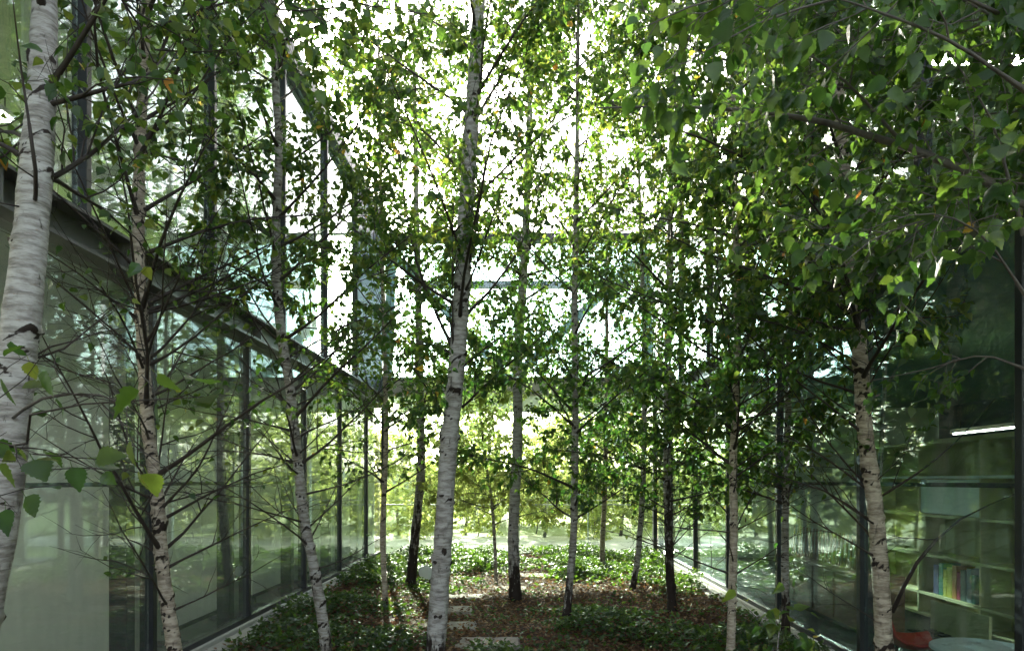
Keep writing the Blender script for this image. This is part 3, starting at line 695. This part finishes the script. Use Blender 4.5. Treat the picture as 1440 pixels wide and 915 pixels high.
tree('straight white birch with a black rugged foot right of centre', [base(725, 8.9), W(723,800,8.9), W(722,740,8.9), W(728,610,8.9), W(728,500,8.9), W(735,400,8.9), W(742,250,8.9)], .165, 'bark', 9.6, 3.1, n=32, Lmax=1.6, leafy=.95, seed=12, zmid=3.6, foot=.7)
tree('slim birch with grey stripes leaning right, between the centre and the right', [base(795, 7.5), W(800,830,7.5), W(806,760,7.5), W(808,690,7.5), W(809,560,7.5), W(808,430,7.5), W(810,300,7.5), W(812,150,7.5)], .095, 'bark3', 8.8, .95, n=46, Lmax=1.5, leafy=.72, zleaf=(.7, 1.1), seed=14, zmid=3.6, foot=.6)
tree('rough barked birch left of the thick centre trunk, beside the far left windows', [base(577, 10), W(585,740,10), W(592,660,10), W(591,560,10), W(588,400,10), W(585,250,10)], .15, 'bark3', 9.4, 2.2, n=34, Lmax=1.4, leafy=.95, zleaf=(2., 3.), seed=16, zmid=3.6, foot=1.3)
tree('very thin pale birch rising beside the far left corner', [base(543, 8.2), W(538,760,8.2), W(540,700,8.2), W(543,600,8.2), W(540,450,8.2), W(536,300,8.2)], .075, 'bark2', 8.4, 1.4, n=36, Lmax=1.3, leafy=.7, zleaf=(1., 3.), seed=18, zmid=3.6, foot=.2)
tree('young thin birch with yellow green leaves near the far glass', [base(698, 10.5), W(696,770,10.5), W(692,710,10.5), W(683,650,10.5), W(677,600,10.5), W(672,530,10.5)], .06, 'bark3', 4.3, .9, n=24, Lmax=1.3, leafy=1.0, seed=20, foot=.1, elev=(15, 45), leafmat=LEAF_Y)
tree('sunlit birch with pale left side, far right of the path', [base(889, 9.6), W(897,780,9.6), W(903,700,9.6), W(906,620,9.6), W(905,450,9.6), W(900,300,9.6)], .09, 'bark', 8.8, 1.1, n=38, Lmax=1.4, leafy=.62, seed=22, zmid=3.6, foot=.4)
tree('dark rough birch with low dead branches, near the right hand kerb', [base(946, 7.9), W(942,800,7.9), W(939,700,7.9), W(938,600,7.9), W(940,450,7.9), W(943,300,7.9)], .11, 'bark3', 8.8, .95, n=46, Lmax=1.45, leafy=.75, zleaf=(.9, 1.7), zmid=3.2, bare=(16, .5, 1.9, 1.1), seed=24, foot=1.6)
tree('short sunlit birch trunk by the far glass, its crown low', [base(848, 11.7), W(847,770,11.7), W(850,700,11.7), W(853,560,11.7), W(853,400,11.7)], .10, 'bark2', 8.0, .9, n=36, Lmax=1.4, leafy=.7, seed=26, zmid=3.6, foot=.3, elev=(10, 50))
tree('slim smooth birch left of the large right trunk', [base(1027, 5.9), W(1029,860,5.9), W(1032,740,5.9), W(1031,650,5.9), W(1035,560,5.9), W(1037,430,5.9), W(1033,250,5.9), W(1030,60,5.9)], .082, 'bark2', 9.0, 1.5, n=54, Lmax=1.5, leafy=1.05, zleaf=(1.2, 1.9), zmid=3.2, seed=28, foot=.1, bare=(22, .7, 2.4, 1.3))
tree('large cream birch with forked low branches on the right', [base(1248, 5.0), W(1243,900,5.0), W(1238,800,5.0), W(1230,710,5.0), W(1217,610,5.0), W(1211,520,5.0), W(1204,440,5.0), W(1195,350,5.0), W(1184,220,5.0), W(1172,60,5.0), W(1165,0,5.0)], .135, 'bark2', 9.5, 1.5, n=46, Lmax=1.6, leafy=.85, zleaf=(1.4, 2.5), seed=30, foot=.3, bare=(22, .5, 2.9, 1.4), catkins=90,
     extra=[([W(1255,860,5.0), W(1290,790,4.8), W(1350,730,4.6), W(1438,690,4.3)], .018), ([W(1235,700,5.0), W(1290,665,4.8), W(1345,620,4.6), W(1400,560,4.3)], .011), ([W(1230,735,5.0), W(1160,690,5.0), W(1095,670,5.0), W(1040,640,5.0)], .010),
            ([W(1222,690,5.0), W(1170,650,5.1), W(1110,615,5.2), W(1050,600,5.3)], .011), ([W(1192,400,5.0), W(1150,375,4.8), W(1090,350,4.7), W(990,335,4.6)], .008), ([W(1212,500,5.0), W(1208,400,4.9), W(1230,300,4.8), W(1260,150,4.7)], .014)])
tree('thin dark stemmed birch directly behind the large right trunk', [base(1246, 5.75), W(1240,800,5.75), W(1237,680,5.75), W(1243,560,5.75), W(1246,450,5.75), W(1250,300,5.75)], .045, 'bark3', 7.0, 1.5, n=34, Lmax=1.1, leafy=.9, seed=32, foot=.1)

# more crowns that close the canopy to the right, trunks seen only through leaves
tree('hidden stemmed birch against the right hand glass', [base(1105, 6.9), W(1104,760,6.9), W(1106,640,6.9), W(1112,450,6.9), W(1118,250,6.9)], .085, 'bark3', 8.8, 1.3, n=54, Lmax=1.4, leafy=1.0, zleaf=(1., 1.7), zmid=3.0, seed=34, foot=.5)

# tree beyond the right edge of the frame: its branches hang close to the lens
def near_tree():
    global rng
    rng = np.random.default_rng(77)
    b0 = np.array([2.25, 2.35, g(2.25, 2.35)-.03]); root = empty('birch_tree', tuple(b0), 'birch just outside the right edge, long grey bough and big leaves hanging close', 'tree', 'birch trees of the courtyard')
    trunk([b0, b0+[.0,.0,1.2], b0+[-.03,.02,2.6], b0+[0,.05,4.2], b0+[.05,.1,7.8]], .16, root, M['bark'], [(z_, a_, 1) for z_, a_ in zip(rng.uniform(.2, 6, 30), rng.uniform(0, 6.28, 30))], foot=.3)
    bough = [np.array([2.22,2.37,2.25]), W(1438,283,2.6), W(1320,223,2.75), W(1160,172,2.9), W(1070,158,3.0), W(960,150,3.1), W(840,152,3.2)]
    def add(pp, r_):
        c_ = catmull(pp, 24); return c_[np.linspace(0, len(c_)-1, 9).astype(int)], r_*.72
    pr = [add(bough, .030), add([W(1272,205,2.8), W(1200,125,2.6), W(1130,70,2.4), W(1060,10,2.2)], .010),
          add([W(1440,330,2.0), W(1418,250,1.95), W(1385,150,1.85), W(1290,15,1.7)], .009), add([W(1400,265,2.6), W(1330,300,2.3), W(1240,330,2.0), W(1180,375,1.8)], .007),
          add([W(1445,130,1.6), W(1340,60,1.5), W(1230,15,1.4), W(1120,-20,1.35)], .007), add([W(1445,420,2.0), W(1380,330,1.9), W(1300,300,1.8), W(1200,330,1.7)], .006),
          add([W(1445,40,1.9), W(1300,-20,1.8), W(1100,20,1.65), W(960,90,1.6)], .008), add([W(1300,-60,1.9), W(1150,-30,1.7), W(1000,0,1.6), W(880,50,1.55)], .007),
          add([W(1445,200,3.2), W(1380,260,3.3), W(1330,300,3.4), W(1250,360,3.6)], .009), add([W(1445,520,3.0), W(1380,500,3.1), W(1300,520,3.3), W(1200,540,3.5)], .008)]
    for k in range(25):
        z = rng.uniform(2.5, 5.0); p = np.array([2.25, 2.4, z]); q = np.array([rng.uniform(.2, 2.3), rng.uniform(1.6, 4.6), z+rng.uniform(.1, 1.0)])
        mid = (p+q)/2+[0,0,.15]; pr.append(add([p, mid, q], .009))
    P = np.array([a_ for a_, _ in pr]); rr = np.array([b_ for _, b_ in pr])
    print('NEAR', foliate(P, rr, root, 1.45, .048, LEAF, 1.15, 1, None, True, twigmat='twig_grey', sec_step=.14, sec_len=.3, tint=(0,.72), orange=.0015))
near_tree()
def overhang():
    global rng
    rng = np.random.default_rng(78)
    b0 = np.array([-2.3, .4, g(-2.3, .4)-.03]); root = empty('birch_tree', tuple(b0), 'birch just outside the left edge, single leafy twigs hanging close at lower left', 'tree', 'birch trees of the courtyard')
    trunk([b0, b0+[0,0,1.5], b0+[.02,.05,3.5], b0+[.05,.1,7.5]], .14, root, M['bark'], [(z_, a_, 1) for z_, a_ in zip(rng.uniform(.2, 6, 20), rng.uniform(0, 6.28, 20))], foot=.3)
    def add(pp): c_ = catmull(pp, 24); return c_[np.linspace(0, len(c_)-1, 9).astype(int)]
    P = np.array([add([b0+[0,0,2.2], W(-90,620,1.6), W(60,575,1.4), W(330,555,1.25)]), add([b0+[0,0,1.6], W(-240,700,1.2), W(-120,690,1.15), W(20,712,1.1)]), add([b0+[0,0,1.9], W(-200,640,1.5), W(-60,610,1.35), W(60,640,1.3)])])
    Q = np.array([add([b0+[0,0,3.6], np.array([-1.4,1.6,4.1]), W(180,30,2.8), W(330,70,2.9)]), add([b0+[0,0,4.2], np.array([-1.2,1.6,4.5]), W(330,-40,2.6), W(480,10,2.6)]), 
                  add([b0+[0,0,4.4], np.array([-1.0,1.6,4.6]), W(420,-60,2.9), W(600,20,3.0)])])
    foliate(P, np.array([.005,.005,.004]), root, .55, .062, LEAF, .5, 1, None, True, sec_step=.14, sec_len=.10, branch_name='low_twigs')
    foliate(Q, np.array([.012,.012,.012]), root, .6, .052, LEAF, .7, 1, None, True, sec_step=.15, sec_len=.3)
overhang()
tree('small leafy sapling in the shade beside the right hand kerb', [base(1092, 3.3), W(1090,980,3.3), W(1096,880,3.3)], .018, 'bark3', 1.0, .4, n=9, Lmax=.22, leafy=.25, lsize=.075, seed=90, foot=.05, name='birch_sapling', group='saplings')

# ------------------------------------------------------------------ ground cover and litter
rng = np.random.default_rng(5)
def vnoise(x, y, s, seed):
    r_ = np.random.default_rng(seed); Gd = r_.random((64, 64)); fx = (x*s) % 63; fy = (y*s) % 63; ix = fx.astype(int); iy = fy.astype(int); fx -= ix; fy -= iy
    fx = fx*fx*(3-2*fx); fy = fy*fy*(3-2*fy); jx = (ix+1) % 64; jy = (iy+1) % 64
    return (Gd[ix,iy]*(1-fx)+Gd[jx,iy]*fx)*(1-fy)+(Gd[ix,jy]*(1-fx)+Gd[jx,jy]*fx)*fy
def cover_density(x, y):
    d = .62*vnoise(x+10, y+10, 1.1, 1)+.38*vnoise(x+10, y+10, 3.1, 2)
    d = d + .16*np.clip((y-10.3)/1.5, 0, 1) + .07*(np.abs(x+.1) > 1.7) + .03*(x < -1.2)
    for (cx, cy_, rx, ry, am) in ((-.7, 8.4, .7, 1.9, .28), (.7, 8.9, 1.7, .5, .32), (-.1, 10.0, .9, .4, .3), (1.9, 8.3, .5, .4, .25), (.1, 12.2, .35, 1.6, .3), (-.3, 6.7, .7, .5, .3), (1.5, 9.4, .9, .3, .25)):
        d = d - am*np.exp(-((x-cx)/rx)**2-((y-cy_)/ry)**2)
    for (sx_, sy_, a_, b_) in SL: d = np.where((np.abs(x-sx_) < a_*.52) & (np.abs(y-sy_) < b_*.52), -1, d)
    return d
n = 200000
x = rng.uniform(XL+.22, XR-.22, n); y = rng.uniform(3.2, YB-.1, n)
dn = cover_density(x, y); keep = rng.random(n) < np.where(dn < -.3, 0, np.clip((dn-.37)*2.0, .05*(vnoise(x+2, y+2, 4.0, 4) > .45), .55)*np.where(y > 9, 1, .8)); x, y, dn = x[keep], y[keep], dn[keep]
hgt = np.where(y > 9.5, 1.15, .72)*np.clip((dn-.34)*.42, .015, .19)*np.clip(.4+1.1*vnoise(x+3, y+5, 2.2, 9), .3, 1.3); z = ground_h(x, y)+.02+hgt*rng.random(len(x))**.6
d = rng.normal(0, 1, (len(x), 3)); d[:,2] = rng.normal(.12, .35, len(x)); up = rng.normal(0, .55, (len(x), 3)); up[:,2] += 1
V, T_, Q_, m_ = leaves(np.stack([x, y, z], 1), d, up, rng.uniform(.03, .075, len(x)), 0, 1.0)
tag(mesh_obj('ground_cover', V, (T_, Q_), COVER, attrs={'tint': np.repeat(np.clip(rng.normal(.4, .25, len(x)), 0, 1), m_)}), 'low glossy evergreen ground cover over the courtyard soil', 'ground cover', kind='stuff')
print('COVER', len(x))
n = 70000
x = rng.uniform(XL+.2, XR-.2, n); y = rng.uniform(3.2, YB-.1, n); dn = cover_density(x, y); on = np.zeros(n, bool)
keep = (dn > -.5) | (rng.random(n) < .22); x, y, dn = x[keep], y[keep], dn[keep]
z = ground_h(x, y)+rng.uniform(.006, .03, len(x))*np.where(rng.random(len(x)) < .15, 3.5, 1)+np.where(dn < -.5, .032, 0)
d = rng.normal(0, 1, (len(x), 3)); d[:,2] *= .25; up = rng.normal(0, .3, (len(x), 3)); up[:,2] += 1
V, T_, Q_, m_ = leaves(np.stack([x, y, z], 1), d, up, rng.uniform(.025, .05, len(x)), 0, 1.1)
tag(mesh_obj('leaf_litter', V, (T_, Q_), LITTER, attrs={'tint': np.repeat(rng.random(len(x)), m_)}), 'brown fallen birch leaves lying between the ground cover', 'leaf litter', kind='stuff')

# ------------------------------------------------------------------ outside, beyond the far glass
spots = [(-6.8,20.5,5.4,'farthest left'),(-3.9,20.6,2.7,'low one behind the far left corner'),(-1.9,22.0,3.1,'low one left of the young birch'),(.6,20.4,2.4,'low one behind the path end'),(3.0,21.2,4.9,'right of the path end'),(5.6,22.0,5.6,'far right'),
         (-5.2,29.5,5.6,'second row, left'),(-2.0,30.5,5.4,'second row, behind the thick trunk'),(1.2,29.8,5.6,'second row, behind the straight birch'),(4.4,30.5,5.8,'second row, right'),(7.5,30,5.6,'second row, farthest right'),(1.9,24.5,5.0,'between the rows, right of the middle')]
for k, (x, y, zt, lb) in enumerate(spots):
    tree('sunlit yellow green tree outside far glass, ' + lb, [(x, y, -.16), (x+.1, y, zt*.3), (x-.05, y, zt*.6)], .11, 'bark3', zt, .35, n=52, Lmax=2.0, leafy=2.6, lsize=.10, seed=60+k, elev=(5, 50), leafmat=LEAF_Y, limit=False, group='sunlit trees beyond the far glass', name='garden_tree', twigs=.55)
hd = MB().box(-60, 60, 60, 60.6, -.15, 2.4)
tag(hd.out('garden_wall', simple('white rendered wall', (.72,.71,.66), .85, .08, 1, .2)), 'long white rendered wall far beyond the glass', 'wall')
for k, (x, y) in enumerate(((-6.2,27.2),(-4.0,26.4),(-2.0,27.6),(.2,26.8),(2.6,27.4),(4.6,26.2),(6.8,27.5))):
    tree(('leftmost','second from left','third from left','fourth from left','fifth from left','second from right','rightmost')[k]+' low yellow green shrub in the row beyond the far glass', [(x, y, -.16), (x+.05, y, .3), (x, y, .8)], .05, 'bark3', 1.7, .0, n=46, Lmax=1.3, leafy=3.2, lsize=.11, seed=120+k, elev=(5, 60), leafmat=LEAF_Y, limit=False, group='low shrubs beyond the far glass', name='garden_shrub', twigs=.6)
for k, (x, y, zt) in enumerate(((-5.4,20.2,1.5),(-3.2,19.6,1.2),(-1.4,20.6,1.35),(.4,22.4,1.5),(2.0,19.8,1.3),(3.9,20.4,1.6),(6.0,19.9,1.5))):
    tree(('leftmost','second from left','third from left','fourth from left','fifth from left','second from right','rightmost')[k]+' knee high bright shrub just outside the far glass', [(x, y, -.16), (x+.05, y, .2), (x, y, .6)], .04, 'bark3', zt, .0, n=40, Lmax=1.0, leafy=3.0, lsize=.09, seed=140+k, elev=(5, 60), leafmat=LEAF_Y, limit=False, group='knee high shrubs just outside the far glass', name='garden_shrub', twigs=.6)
